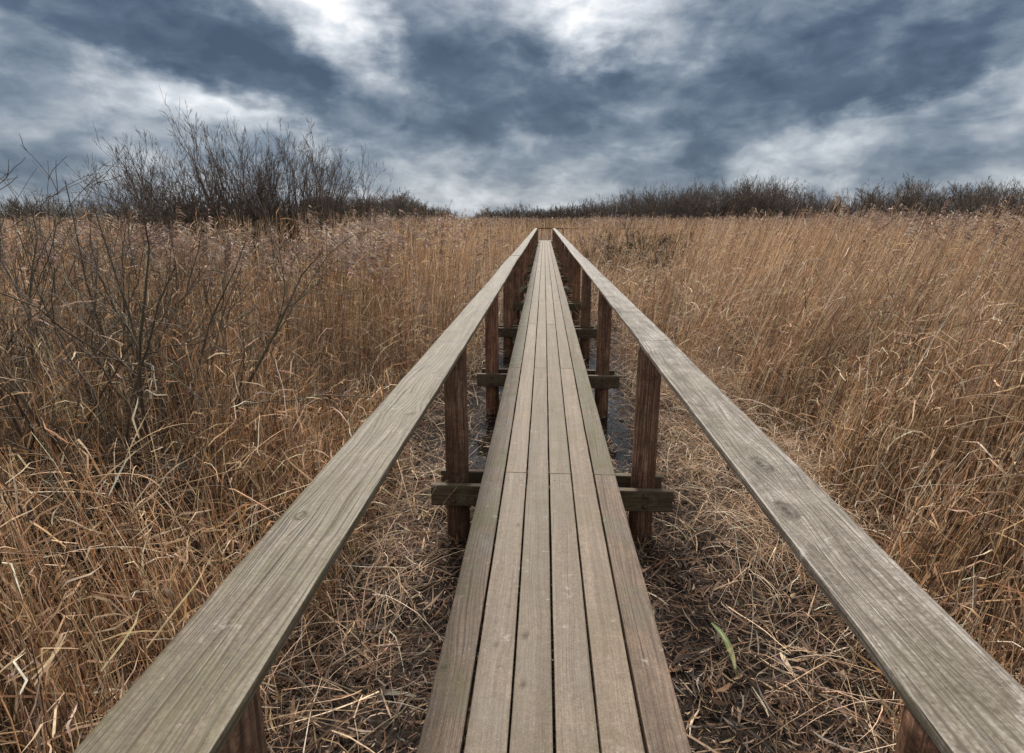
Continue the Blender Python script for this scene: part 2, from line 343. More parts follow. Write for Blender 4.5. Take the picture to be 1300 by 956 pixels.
# ------------------------------------------------------------------ boardwalk
def board(name, mat, parent, L, W, T, place, nx=8, ny=30, bev=.004, knots=(), seed=0, rough_=.0015, screws=(), curve=0.0, ends=True, tone=None, wane=0.0):
    """sawn board lying along local Y from 0 to L, top at local z=0; place(points) -> world points"""
    r = np.random.default_rng(seed + 1000)
    tone = tone if tone is not None else r.random(3)
    xs = list(np.linspace(-W / 2 + bev, W / 2 - bev, nx))
    prof = [(x, 0.0) for x in xs] + [(W / 2 - bev * .3, -bev * .3), (W / 2, -bev), (W / 2, -T * .5), (W / 2, -T + bev), (W / 2 - bev, -T), (0, -T), (-W / 2 + bev, -T), (-W / 2, -T + bev), (-W / 2, -T * .5), (-W / 2, -bev), (-W / 2 + bev * .3, -bev * .3)]
    prof = np.array(prof); n = len(prof)
    ys = np.linspace(0, L, ny)
    X = np.repeat(prof[None, :, 0], ny, 0); Z = np.repeat(prof[None, :, 1], ny, 0); Y = np.repeat(ys[:, None], n, 1)
    so_ = seed * 17.3
    # grain coordinate: slight slope + slow wander, deflected round the knots
    gx = X + .022 * fbm(Y * .7 + so_, X * 0 + 1.3, 2, 3) + .035 * fbm(Y * 1.1 + so_, X * 9, 5, 3) * (W / .15) + curve * (Y / L) + (Z * .9) * np.where(np.abs(Z) > bev * .5, 1, 0)
    kn = np.zeros_like(X)
    for (kx, ky, s) in knots:
        dx = (X - kx); dy = (Y - ky)
        rr = np.sqrt(dx ** 2 + (dy * .62) ** 2)
        sgn = np.where(dx >= 0, 1.0, -1.0)
        gx = gx - sgn * s * 1.15 * np.exp(-(dy / (s * 4.5)) ** 2) * np.exp(-np.abs(dx) / (s * 2.6))
        rr = rr * (1 + .28 * fbm(dx / s * .9 + kx * 50, dy / s * .6 + ky * 9, 12, 3))
        inside = smooth(s * 1.25, s * .8, rr)
        gx = gx * (1 - inside) + inside * (rr * 3.2)
        kn = np.maximum(kn, np.clip(smooth(s * .62, s * .2, rr) * .95 + .75 * np.exp(-((rr - s * .95) / (s * .15)) ** 2) * (.5 + .5 * np.sign(dx + dy * .4)) + .30 * smooth(s, s * .8, rr), 0, 1))
    # weathered: the edges wander by a millimetre or two, the face cups
    top = np.abs(Z) < bev * .5
    Zn = Z + np.where(top, -rough_ * .7 * (1 - (2 * X / W) ** 2) + rough_ * .6 * fbm(X * 30, Y * 3 + so_, 8, 2), 0) - kn * np.where(top, .0015, 0)
    Xn = X + np.where(np.abs(X) > W / 2 - bev * 1.5, rough_ * 1.2 * fbm(Y * 2.5 + so_, np.sign(X) * 5, 4, 3), 0)
    V = np.stack([Xn, Y, Zn], -1).reshape(-1, 3)
    G = np.stack([gx, Y + so_, kn], -1).reshape(-1, 3)
    F = []
    for j in range(ny - 1):
        for i in range(n):
            i2 = (i + 1) % n
            F.append((j * n + i, (j + 1) * n + i, (j + 1) * n + i2, j * n + i2))
    F.append(tuple(range(n - 1, -1, -1))[::-1]); F.append(tuple((ny - 1) * n + i for i in range(n))[::-1])
    mi = [0] * len(F)
    V = list(V); G = list(G)
    for (sx, sy) in screws:
        b = len(V)
        for k in range(8):
            a = k / 8 * 2 * math.pi
            V.append((sx + .0058 * math.cos(a), sy + .0058 * math.sin(a), .0002)); G.append((0, 0, 0))
        for k in range(8):
            a = k / 8 * 2 * math.pi
            V.append((sx + .003 * math.cos(a), sy + .003 * math.sin(a), .0016)); G.append((0, 0, 0))
        for k in range(8):
            F.append((b + k, b + (k + 1) % 8, b + 8 + (k + 1) % 8, b + 8 + k)); mi.append(1)
        F.append(tuple(b + 8 + k for k in range(8))); mi.append(1)
    V = place(np.array(V, float))
    T3 = np.tile(np.array(tone)[None, :], (len(V), 1))
    return mesh_py(name, V, F, [mat, M_RUST], parent, True, mi, {'grain': np.array(G), 'tone': T3})

def sharp(o, ang=40):
    """keep the sawn arrises crisp under smooth shading"""
    import bmesh
    me = o.data
    bm = bmesh.new(); bm.from_mesh(me); bmesh.ops.recalc_face_normals(bm, faces=bm.faces); bm.to_mesh(me); bm.free()
    me.set_sharp_from_angle(angle=R(ang))

def along_y(x0, y0, z0):
    return lambda V: V + np.array([x0, y0, z0])
def along_x(x0, y0, z0, tilt=0.0):          # board's length runs along +X
    def f(V):
        return np.stack([V[:, 1] + x0, -V[:, 0] + y0, V[:, 2] + z0 + V[:, 1] * tilt], -1)
    return f
def on_edge_x(x0, y0, z0, tilt=0.0):        # a beam on edge: width vertical, length along X, outer face towards -Y
    def f(V):
        return np.stack([V[:, 1] + x0, V[:, 2] * -1 + y0, V[:, 0] + z0 + V[:, 1] * tilt], -1)
    return f

def pole(name, mat, parent, x, y, z0, z1, r0, seed=0, lean=(0, 0), sides=28, rings=26, cap=True):
    r = np.random.default_rng(seed)
    ang = np.arange(sides) / sides * 2 * np.pi
    zs = np.linspace(z0, z1, rings)
    A, Z = np.meshgrid(ang, zs)
    rad = r0 * (1 + .04 * fbm(A * 1.2 + seed * 3.1, Z * 2.0, 4, 2)) * (1.03 - .04 * (Z - z0) / (z1 - z0))
    # drying cracks run down the pole
    for k in range(4):
        a0 = r.random() * 6.28
        d = np.angle(np.exp(1j * (A - a0 - .25 * fbm(Z * 1.1 + k * 9, Z * 0 + seed, 2, 2))))
        rad = rad - .006 * np.exp(-(d / .10) ** 2) * smooth(.1, .35, vnoise(Z * 1.6 + k * 3.3, Z * 0 + seed, 7))
    X = x + rad * np.cos(A) + lean[0] * (Z - z0); Y = y + rad * np.sin(A) + lean[1] * (Z - z0)
    V = np.stack([X, Y, Z], -1).reshape(-1, 3)
    G = np.stack([A * r0 + .02 * fbm(Z * 1.5 + seed, A, 3, 2), Z + seed * 3.3, A * 0], -1).reshape(-1, 3)
    F = []
    for j in range(rings - 1):
        for i in range(sides):
            i2 = (i + 1) % sides
            F.append((j * sides + i, j * sides + i2, (j + 1) * sides + i2, (j + 1) * sides + i))
    if cap: F.append(tuple((rings - 1) * sides + i for i in range(sides)))
    T3 = np.tile(r.random(3)[None, :], (len(V), 1))
    return mesh_py(name, V, F, [mat], parent, True, None, {'grain': G, 'tone': T3})

def bolt(parent, x, y, z, d=-1, axis='y'):
    """washer and domed hexagonal head, facing -Y"""
    V = []; F = []
    def ring(rad, off, n):
        b = len(V)
        for k in range(n):
            a = k / n * 2 * math.pi
            V.append((x + rad * math.cos(a), y + d * off, z + rad * math.sin(a)))
        return list(range(b, b + n))
    n = 12
    a = ring(.021, 0, n); b = ring(.021, .003, n); c = ring(.012, .0035, n); e = ring(.012, .010, n); g = ring(.008, .014, n)
    for p, q_ in ((a, b), (b, c), (c, e), (e, g)):
        for k in range(n): F.append((p[k], p[(k + 1) % n], q_[(k + 1) % n], q_[k]))
    F.append(tuple(g))
    o = mesh_py('bolt', V, F, [M_RUST], parent, True); sharp(o, 35)
    return o

walk = empty('boardwalk', (0, 0, 0))
tag(walk, 'long straight wooden boardwalk of six planks between two handrails through the reed bed', 'boardwalk')
DECK = .5; BT = .045
PX = [-.320 + .1505 * i for i in range(6)]
SP = 2.62; Y0 = 3.37
SUP = [Y0 + SP * k for k in range(-1, 15)]              # post and beam pairs
ENDY = SUP[-1]
LX, RX = -.58, .715                                     # handrail centre lines
rl = np.random.default_rng(5)
for i in range(6):
    ph = 0 if i in (1, 3, 5) else 1                     # joints of neighbours fall on alternate supports
    cuts = [-1.0] + [s for k, s in enumerate(SUP) if k >= 1 and (k % 2 == (1 if ph == 0 else 0))]
    if cuts[-1] < ENDY + .4: cuts.append(ENDY + .62)
    if len(cuts) > 2 and cuts[-1] - cuts[-2] < 1.0: cuts.pop(-2)
    for a, b in zip(cuts[:-1], cuts[1:]):
        near = a < 9
        W = .1418 + rl.uniform(-.0015, .001)
        L = b - a - .007
        kn = [(rl.uniform(-.05, .05), rl.uniform(.2, L - .2), rl.uniform(.007, .013)) for _ in range(3)] if near else []
        scr = []
        for s in SUP:
            for off in (-.11, .11):
                if a < s + off < b and s < 20:
                    for sx in (-.045, .045):
                        scr.append((sx + rl.uniform(-.004, .004), s + off - a + rl.uniform(-.008, .008)))
        dz = rl.uniform(-.0015, .0015)
        o = board('plank', M_EDGE if i in (0, 5) else M_PLANK, walk, L, W, BT, along_y(PX[i] + rl.uniform(-.001, .001), a, DECK + dz),
                  nx=18 if near else 5, ny=int(L / .03) if near else 24, bev=.0035, knots=kn, seed=int(i * 40 + a * 3 + 50), screws=scr, curve=rl.uniform(-.03, .03))
        sharp(o)
# beams clasp each pair of posts front and back
BH = .15; BZ = DECK - BT - .003 - BH / 2
PR = .078
RZ0 = 1.402
for k, s in enumerate(SUP):
    jl, jr = rl.uniform(-.02, .02, 2)
    tl = rl.uniform(-.004, .004)
    lx0, rx0 = (-.755 + jl, .875 + jr)
    near = s < 12
    for side in (-1, 1):
        y = s + side * (PR + .004)
        ex = .03 if side > 0 else 0
        L = rx0 - lx0 - ex * 2
        # thickness runs away from the posts
        x00 = lx0 + ex
        if side < 0:
            pf = (lambda x00=x00, y=y: (lambda V: np.stack([V[:, 1] + x00, y - BT - V[:, 2], V[:, 0] + BZ], -1)))()
        else:
            pf = (lambda x00=x00, y=y: (lambda V: np.stack([-V[:, 1] + x00 + L, y + BT + V[:, 2], V[:, 0] + BZ], -1)))()
        o = board('beam', M_BEAM, walk, L, BH, BT, pf, nx=12 if near else 4, ny=50 if near else 8, bev=.004, seed=900 + k * 2 + side, knots=[(.02, .5, .012), (-.03, 1.1, .01)] if near else ())
        sharp(o)
        if side < 0 and 0 < k < 7:
            for px_ in (-.578, .692):
                for dz in (.038, -.034):
                    bolt(o, px_ + rl.uniform(-.006, .006), y - BT - .001, BZ + dz)
    for px_ in (-.578, .692):
        pole('post', M_POST, walk, px_ + rl.uniform(-.008, .008), s, -.35, RZ0, PR, seed=k * 2 + (px_ > 0), lean=(0, 0), sides=32 if near else 14, rings=50 if near else 10)
# handrails
def rail_place(x0, y0, z0, sd_):
    def f(V):
        W_ = V + np.array([x0, y0, z0])
        W_[:, 0] += .011 * fbm(W_[:, 1] * .42 + sd_ * 5, W_[:, 1] * 0 + 2.2, 61, 2)
        W_[:, 2] += .007 * fbm(W_[:, 1] * .5 + sd_ * 9, W_[:, 1] * 0 + 4.2, 63, 2)
        return W_
    return f
RT = .030; RZ = 1.432
for side, xc in ((-1, LX), (1, RX)):
    cuts = [-1.0] + ([SUP[2], SUP[4], SUP[6], SUP[8], SUP[10], SUP[12], ENDY + .1] if side < 0 else [SUP[1], SUP[3], SUP[5], SUP[7], SUP[9], SUP[11], SUP[13], ENDY + .1])
    for a, b in zip(cuts[:-1], cuts[1:]):
        near = b < 9.5
        L = b - a - .006
        if side < 0:
            kn = [(.055, 3.02, .019), (-.05, 2.25, .012), (.03, 3.6, .008), (-.06, 4.3, .011), (.02, 5.4, .012)] if a < 0 else [(rl.uniform(-.07, .07), rl.uniform(.3, L - .3), rl.uniform(.008, .014)) for _ in range(3)]
        else:
            kn = [(-.012, 2.62, .030), (-.052, 2.34, .027), (.05, 3.4, .012)] if a < 0 else ([(.03, .62, .025), (.055, .5, .016), (-.05, 2.0, .012), (.02, 3.3, .014)] if near else [(rl.uniform(-.07, .07), rl.uniform(.3, L - .3), rl.uniform(.008, .014)) for _ in range(3)])
        o = board('handrail', M_RAIL if side < 0 else M_RAILR, walk, L, .205, RT, rail_place(xc + rl.uniform(-.004, .004), a, RZ + rl.uniform(-.003, .003), side), nx=44 if near else 6, ny=int(L / (.008 if a < 0 else .016)) if near else 26,
                  bev=.006, knots=kn, seed=int(300 + a * 5 + side * 31), rough_=.0025, curve=(.05 if side > 0 else -.03), tone=(rl.random(), .75 if side < 0 else .3, .5 + .3 * rl.random()))
        sharp(o)

# the boardwalk turns right at its far end
turn = empty('boardwalk', (0, 0, 0)); turn.name = 'side_boardwalk'
tag(turn, 'far boardwalk section turning right behind a dark crossways rail', 'boardwalk')
TY = ENDY + .66
for j in range(6):
    o = board('plank', M_PLANK, turn, 9.2, .1445, BT, along_x(-.42, TY + .075 + .1505 * j, DECK - .002), nx=4, ny=12, bev=.0035, seed=600 + j); sharp(o)
for (ya, xa, xb) in ((TY + 1.02, -.62, 8.8), (TY - .12, .86, 8.8)):
    o = board('handrail', M_POST, turn, xb - xa, .12, .085, along_x(xa, ya, RZ + .004), nx=5, ny=20, bev=.004, seed=int(700 + ya)); sharp(o)
    x = xa + .1 if xa < 0 else xa + .55
    while x < xb:
        pole('post', M_POST, turn, x, ya, -.3, 1.352, .06, seed=int(x * 7 + 90), sides=12, rings=8)
        x += 1.98
for x in (-.3, 2.3, 4.9, 7.5):
    o = board('beam', M_BEAM, turn, 1.25, .14, BT, along_y(x, TY - .2, DECK - BT - .006), nx=4, ny=6, seed=int(800 + x)); sharp(o)

# ------------------------------------------------------------------ ground, water
def build_ground():
    """one sheet out to the horizon: fine squares by the walk, coarse beyond"""
    def axis(lim, fine, n1, n2):
        a = np.linspace(0, fine, n1); b = fine + (lim - fine) * (np.linspace(0, 1, n2)[1:] ** 3)
        p = np.concatenate([a, b]); return np.concatenate([-p[::-1][:-1], p])
    xs = axis(2500, 8, 120, 26); ys = axis(2500, 14, 200, 26) 
    X, Y = np.meshgrid(xs, ys)
    Z = ground_z(X, Y) * smooth(60, 30, np.hypot(X, Y))
    ny, nx = X.shape
    i = np.arange(ny - 1)[:, None] * nx + np.arange(nx - 1)[None, :]
    b = Batch()
    b.add(np.stack([X, Y, Z], -1), np.stack([i, i + 1, i + nx + 1, i + nx], -1), np.ones((ny, nx, 3)))
    m, t = new_mat('peat_mud')
    pos = t.n('ShaderNodeNewGeometry').outputs['Position']
    n1 = t.noise(pos, 1.7, 5); n2 = t.noise(pos, 22, 5, .65); n3 = t.noise(pos, 90, 3)
    c = t.ramp(n2, [(.3, (.009, .007, .006)), (.5, (.020, .014, .011)), (.7, (.045, .032, .023))])
    c = t.mix(t.rng(n1, .4, .7, 0, .5), c, (.030, .021, .015))
    h = t.math('ADD', t.math('MULTIPLY', n2, 1.0), t.math('MULTIPLY', n3, .4))
    bp = t.n('ShaderNodeBump', {'Strength': .8, 'Distance': .02, 'Height': h}).outputs[0]
    p = t.n('ShaderNodeBsdfPrincipled', {'Base Color': c, 'Roughness': .9, 'Specular IOR Level': .15, 'Normal': bp})
    t.n('ShaderNodeOutputMaterial', {'Surface': p.outputs[0]})
    o = b.build('ground', m); tag(o, kind='structure')
build_ground()
m, t = new_mat('bog_water')
pos = t.n('ShaderNodeNewGeometry').outputs['Position']
bp = t.n('ShaderNodeBump', {'Strength': .15, 'Distance': .01, 'Height': t.noise(pos, 9, 3)}).outputs[0]
p = t.n('ShaderNodeBsdfPrincipled', {'Base Color': (.012, .010, .008), 'Roughness': .06, 'IOR': 1.33, 'Normal': bp, 'Specular IOR Level': .6})
t.n('ShaderNodeOutputMaterial', {'Surface': p.outputs[0]})
gx_, gy_ = np.meshgrid(np.linspace(-2.2, 2.4, 6), np.linspace(3.6, 14.2, 10))
b = Batch(); i = np.arange(9)[:, None] * 6 + np.arange(5)[None, :]
b.add(np.stack([gx_, gy_, gx_ * 0 + WATER_Z], -1), np.stack([i, i + 1, i + 7, i + 6], -1), np.ones((10, 6, 3)))
tag(b.build('water', m), kind='structure')

# ------------------------------------------------------------------ reeds
def palette(n, cols, wts, jit=.16, loc=None):
    cols = np.array(cols); wts = np.array(wts) / np.sum(wts)
    k = rng.choice(len(cols), n, p=wts)
    c = cols[k] * (1 + rng.normal(0, jit, (n, 1))) * (1 + rng.normal(0, .04, (n, 3)))
    return np.clip(c, .01, .8)
REED_C = [(.43, .245, .125), (.56, .365, .205), (.25, .135, .07), (.70, .54, .36), (.09, .052, .032), (.48, .28, .145)]
REED_W = [.21, .21, .19, .12, .18, .09]
PALE_C = [(.58, .43, .29), (.46, .31, .19), (.72, .59, .45), (.32, .195, .115), (.17, .105, .065)]
PALE_W = [.3, .27, .12, .21, .1]
LIT_C = [(.16, .088, .048), (.085, .046, .028), (.34, .228, .145), (.04, .025, .017), (.52, .40, .29), (.16, .13, .105)]
LIT_W = [.27, .26, .13, .22, .04, .08]
PLUME_C = [(.19, .12, .09), (.27, .18, .135), (.36, .26, .20), (.10, .065, .05), (.45, .35, .28)]
PLUME_W = [.28, .28, .2, .16, .08]

def edge_l(y):      # where the standing reeds begin, left of the walk
    return -1.12 - .18 * fbm(y * .55, 0 * y + 3.3, 21, 3) + .22 * smooth(4, 8, y)
def edge_r(y):
    return .93 + .14 * fbm(y * .9, 0 * y + 7.7, 22, 3) + .85 * smooth(8.5, 5.0, y) + .35 * np.exp(-((y - 4.6) / 1.2) ** 2) - .35 * smooth(3.0, 1.5, y)
def reed_mask(x, y):
    l = edge_l(y) - x; r = x - edge_r(y)
    d = np.maximum(l, r)
    # the side boardwalk keeps its own strip clear
    inside = (y > TY - .35) & (y < TY + 1.25) & (x > -1.0) & (x < 9.2)
    d = np.where(y >= TY + 1.25, np.maximum(d, np.minimum(y - TY - 1.2, 2.0)), d)
    return np.where(inside, -1, d)
def reed_height(x, y, d):
    big = fbm(x * .22, y * .22, 31, 3); mid = fbm(x * .8, y * .8, 33, 3)
    dist = np.hypot(x, y)
    h = 2.02 + .10 * big + .10 * mid
    h = h + smooth(1.5, 6, x) * smooth(2.0, 4.5, dist) * smooth(30, 12, dist) * .24 + .46 * (vnoise(x * .8, y * .8, 35) - .55) * smooth(40, 8, dist)
    h = h - smooth(-1, -5, x) * smooth(16, 4, dist) * .12
    # collapsed pockets
    hole = smooth(.25, .6, fbm(x * .45, y * .45, 41, 2))
    h = h * (1 - .32 * hole * smooth(40, 12, dist))
    front = smooth(5.0, 6.3, dist + .9 * fbm(x * .6, y * .6, 36, 2))
    h = np.where(x > 0, 1.45 + .25 * fbm(x * 1.5, y * 1.5, 37, 2), 1.45 + .3 * fbm(x * 1.5, y * 1.5, 37, 2)) * (1 - front) + h * front
    brg = np.arctan2(x, y)
    h = h * (1 - .33 * smooth(.07, .11, brg) * smooth(.27, .22, brg) * smooth(9, 12, dist) * smooth(19.5, 17.5, dist))
    ramp = np.where(x < 0, smooth(-.1, 1.5, d), smooth(-.1, np.where(y < 4.5, .7, 1.2), d))
    lo = np.where(x < 0, .70, .80)
    lo = lo + (1.25 - .75) * smooth(7, 12, y)
    return lo + (h - lo) * np.where(y > 9, smooth(-.1, .9, d), ramp)

def wedge(n, r0, r1, a=62):
    """points spread evenly over a ring sector ahead of the walk's start"""
    r = np.sqrt(rng.random(n) * (r1 ** 2 - r0 ** 2) + r0 ** 2)
    th = R(1) * rng.uniform(-a - 3, a, n)
    return r * np.sin(th), r * np.cos(th)

def lean_field(x, y, n):
    ax = .10 * fbm(x * .35, y * .35, 51, 2) + np.where(x > 0, .17, .02) * smooth(0, 3, np.abs(x)) 
    ax = ax + np.where(x > 0, .06, 0) * smooth(20, 6, y)
    ay = .08 * fbm(x * .3, y * .3, 55, 2)
    s = .03 + .075 * smooth(.3, .9, vnoise(x * 1.3, y * 1.3, 57))
    ax = ax + .24 * (vnoise(x * 1.1, y * 1.7, 58) - .5); ay = ay + .16 * (vnoise(x * 1.7, y * 1.7, 59) - .5)
    return ax + rng.normal(0, 1, n) * s, ay + rng.normal(0, 1, n) * s

def reeds(bat, x, y, H, rad, K, sides, leaves, plume, bent, lw=.009, sparse_leaf=1.0, plume_n=14, tint=None, lean_k=1.0):
    n = len(x)
    if n == 0: return
    lx, ly = lean_field(x, y, n); lx = lx * lean_k; ly = ly * lean_k
    z0 = ground_z(x, y)
    tt = np.linspace(0, 1, K)[None, :]
    px = x[:, None] + H[:, None] * lx[:, None] * (tt * .5 + .6 * tt ** 2)
    py = y[:, None] + H[:, None] * ly[:, None] * (tt * .5 + .6 * tt ** 2)
    pz = z0[:, None] + H[:, None] * tt * np.sqrt(np.clip(1 - lx ** 2 - ly ** 2, .3, 1))[:, None]
    P = np.stack([px, py, pz], -1)
    P[:, 1:-1] += rng.normal(0, .008, (n, K - 2, 3)) if K > 2 else 0
    # some stems are snapped and hang over
    isb = rng.random(n) < bent
    if isb.any():
        nb = isb.sum()
        kb = rng.integers(max(1, K // 3), K - 1, nb)
        dirr = np.stack([rng.normal(.25, .8, nb), rng.normal(0, .8, nb), rng.uniform(-1.0, .25, nb)], -1); dirr = norm(dirr)
        Pb = P[isb]; seg = H[isb] / (K - 1)
        for k in range(1, K):
            after = k > kb
            stp = Pb[:, k - 1] + dirr * seg[:, None] * 1.0 + np.array([0, 0, -.03])
            Pb[:, k] = np.where(after[:, None], stp, Pb[:, k])
        Pb[:, :, 2] = np.maximum(Pb[:, :, 2], .04)
        P[isb] = Pb
    W = rad[:, None] * (1 - .62 * tt)
    pv = smooth(.3, .75, vnoise(x * .5, y * .5, 61) * .6 + .4 * rng.random(n))
    c1 = palette(n, REED_C, REED_W); c2 = palette(n, PALE_C, PALE_W)
    usep = rng.random(n) < (.18 + .35 * isb + (0 if tint is None else tint))
    c = np.where(usep[:, None], c2, c1)
    c = c * (.60 + .46 * vnoise(x * .4, y * .4, 63) + .50 * vnoise(x * 1.6, y * 1.6, 64))[:, None]
    if sides >= 3: bat.tubes(P, W, c, sides)
    else: bat.ribbons(P, W * 2, c)
    # leaves
    for L in range(leaves):
        pick = rng.random(n) < sparse_leaf
        m_ = pick.sum()
        if m_ == 0: continue
        tq = rng.uniform(.18, .98, m_) * (K - 1); k0 = np.minimum(tq.astype(int), K - 2); fr = (tq - k0)[:, None]
        Pp = P[pick]; idx = np.arange(m_)
        base = Pp[idx, k0] * (1 - fr) + Pp[idx, k0 + 1] * fr
        az_ = rng.normal(.3, 1.5, m_)
        el_ = rng.uniform(.35, 1.4, m_)
        d = np.stack([np.cos(az_) * np.cos(el_), np.sin(az_) * np.cos(el_), np.sin(el_)], -1)
        ln = rng.uniform(.10, .36, m_)[:, None]
        KL = 4; u = np.linspace(0, 1, KL)[None, :, None]
        dr = rng.uniform(.0, .7, m_)[:, None, None]
        PL = base[:, None, :] + d[:, None, :] * ln[:, None] * u + np.array([0, 0, -1.0]) * ln[:, None] * dr * u ** 2
        PL[:, 1:] += rng.normal(0, .012, (m_, KL - 1, 3))
        WL = rng.uniform(.6, 1.2, m_)[:, None] * lw * np.array([[.55, 1.0, .75, .12]])
        cl = palette(m_, REED_C + PALE_C, [w_ for w_ in REED_W] + [w_ * .55 for w_ in PALE_W])
        bat.ribbons(PL, WL, cl)
    # plumes
    has = (rng.random(n) < plume * smooth(.30, .62, vnoise(x * .3, y * .3, 71) * .7 + .3 * rng.random(n)) * 1.6) & (~isb) & (H > 1.5)
    m_ = has.sum()
    if m_:
        top = P[has, -1]; dn = norm(P[has, -2] - top)
        az0 = rng.normal(.25, .7, m_)
        pc = palette(m_, PLUME_C, PLUME_W)
        for q_ in range(plume_n):
            sft = rng.uniform(-.06, .16, m_)[:, None]
            b0 = top + dn * sft
            az_ = az0 + rng.normal(0, .55, m_); el_ = rng.uniform(.1, 1.3, m_)
            d = np.stack([np.cos(az_) * np.cos(el_), np.sin(az_) * np.cos(el_), np.sin(el_)], -1)
            ln = rng.uniform(.05, .15, m_)[:, None, None]; u = np.linspace(0, 1, 3)[None, :, None]
            PL = b0[:, None, :] + d[:, None, :] * ln * u + np.array([0, 0, -1.]) * ln * u ** 2 * .7
            WL = rng.uniform(.5, 1.2, m_)[:, None] * lw * np.array([[.5, 1.1, .5]]) * 1.15
            bat.ribbons(PL, WL, pc * rng.uniform(.8, 1.25, (m_, 1)))

def zone(bat, dens, r0, r1, rad, K, sides, leaves, plume, bent, lw, sparse, plume_n, width_dist=0.0):
    area = R(125) / 2 * (r1 ** 2 - r0 ** 2)
    n = int(dens * area)
    x, y = wedge(n, r0, r1)
    d = reed_mask(x, y)
    cl = vnoise(x * 2.0, y * 2.0, 81)                       # reeds stand in clumps
    gap = smooth(.38, .6, fbm(x * .8, y * .8, 83, 3) * .5 + .5)
    keep = (d > 0) & (rng.random(n) < (.14 + .86 * smooth(.22, .62, cl)) * (.16 + .84 * gap)) & (rng.random(n) < smooth(-.05, .35, d) * .9 + .1)
    # nothing stands within reach of where one stands
    keep &= np.hypot(x, y) > 1.55
    keep &= (np.hypot(x + 2.35, y - 2.6) > .45) | (rng.random(n) < .25)
    x, y, d = x[keep], y[keep], d[keep]
    H = reed_height(x, y, d) * rng.normal(1, .075, len(x))
    stray = rng.random(len(x)) < .012
    H = np.where(stray & (np.hypot(x, y) > 5), H * 1.08, H)
    H = np.where(rng.random(len(x)) < .22, H * rng.uniform(.45, .9, len(x)), H)
    rr = rng.uniform(.75, 1.25, len(x)) * (rad + width_dist * np.hypot(x, y))
    reeds(bat, x, y, H, rr, K, sides, leaves, plume, bent, lw, sparse, plume_n)
    print('reeds', r0, r1, len(x))

Q = 1.0
nb_ = Batch()
zone(nb_, 340 * Q, 1.5, 5.0, .0026, 8, 3, 4, .06, .22, .008, .65, 16)
zone(nb_, 260 * Q, 5.0, 10, .0028, 6, 3, 3, .30, .14, .009, .6, 16)
zone(nb_, 120 * Q, 10, 20, .0036, 5, 2, 2, .32, .12, .013, .75, 12)
zone(nb_, 55 * Q, 20, 38, .0050, 4, 2, 1, .38, .06, .018, .7, 8)
zone(nb_, 14 * Q, 38, 66, .0085, 3, 2, 1, .35, .0, .03, .6, 5)
zone(nb_, 6 * Q, 66, 104, .014, 3, 2, 1, .45, .0, .05, .5, 4)
def strip(n, x0, x1, y0, y1, rad):
    x = rng.uniform(x0, x1, n); y = rng.uniform(y0, y1, n); d = reed_mask(x, y)
    cl = smooth(.3, .7, vnoise(x * 3.1, y * 3.1, 181))
    k = (d > 0) & (rng.random(n) < .15 + .85 * cl) & (np.hypot(x, y) > 1.7) & (np.hypot(x + 2.35, y - 2.6) > .45)
    x, y, d = x[k], y[k], d[k]
    H = np.maximum(reed_height(x, y, d), .8) * rng.uniform(.6, 1.12, len(x))
    reeds(nb_, x, y, H, rng.uniform(.8, 1.3, len(x)) * rad, 8, 3, 3, 0, .16, .009, .6, tint=.25)
strip(16000, 1.3, 4.2, 1.0, 5.6, .0031)
strip(8000, -4.0, -1.1, 1.0, 4.6, .0029)
tag(nb_.build('reed_bed', M_REED), kind='stuff')

# ------------------------------------------------------------------ fallen reed, litter
lb = Batch()
def flat_litter(n, x0, x1, y0, y1, lmin, lmax, wmin, wmax, zr, cols, wts, keepf=None, curl=.25):
    x = rng.uniform(x0, x1, n); y = rng.uniform(y0, y1, n)
    if keepf is not None:
        k = rng.random(n) < keepf(x, y); x, y = x[k], y[k]; n = len(x)
    gz = ground_z(x, y)
    wet = gz < WATER_Z - .01
    k = ~wet | (rng.random(n) < .35); x, y, gz = x[k], y[k], gz[k]; n = len(x)
    az_ = rng.uniform(0, 2 * np.pi, n); pit = rng.normal(0, .28, n)
    ln = rng.uniform(lmin, lmax, n) ** 1.0
    d = np.stack([np.cos(az_) * np.cos(pit), np.sin(az_) * np.cos(pit), np.sin(pit)], -1)
    sd_ = np.stack([-np.sin(az_), np.cos(az_), rng.normal(0, .5, n)], -1); sd_ = norm(sd_)
    K = 4; u = np.linspace(-.5, .5, K)[None, :, None]
    base = np.stack([x, y, np.maximum(gz, WATER_Z) + .006 + zr * rng.random(n) ** 1.6], -1)
    up = rng.normal(0, curl, n)[:, None, None]; sw = rng.normal(0, curl * 1.4, n)[:, None, None]
    P = base[:, None, :] + ln[:, None, None] * (d[:, None, :] * u + (u ** 2) * up * np.array([0, 0, 1.0]) + (u ** 2) * sw * np.stack([-np.sin(az_), np.cos(az_), 0 * az_], -1)[:, None, :])
    P[:, :, 2] = np.maximum(P[:, :, 2], np.maximum(gz, WATER_Z)[:, None] + .003)
    W = rng.uniform(wmin, wmax, n)[:, None] * np.array([[.35, 1, .9, .25]])
    lb.ribbons(P, W, palette(n, cols, wts, .2), sd_)
def by_walk(x, y):      # thick under and beside the walk, thinning into the reeds
    return np.clip(1.1 - .28 * np.maximum(np.abs(x) - 1.6, 0), .25, 1) * (.38 + .62 * smooth(.38, .62, vnoise(x * 2.3, y * 2.3, 88) * .6 + .4 * vnoise(x * 6, y * 6, 89)))
flat_litter(60000, -4.2, 4.4, .4, 6.5, .03, .20, .003, .010, .07, LIT_C, LIT_W, by_walk)
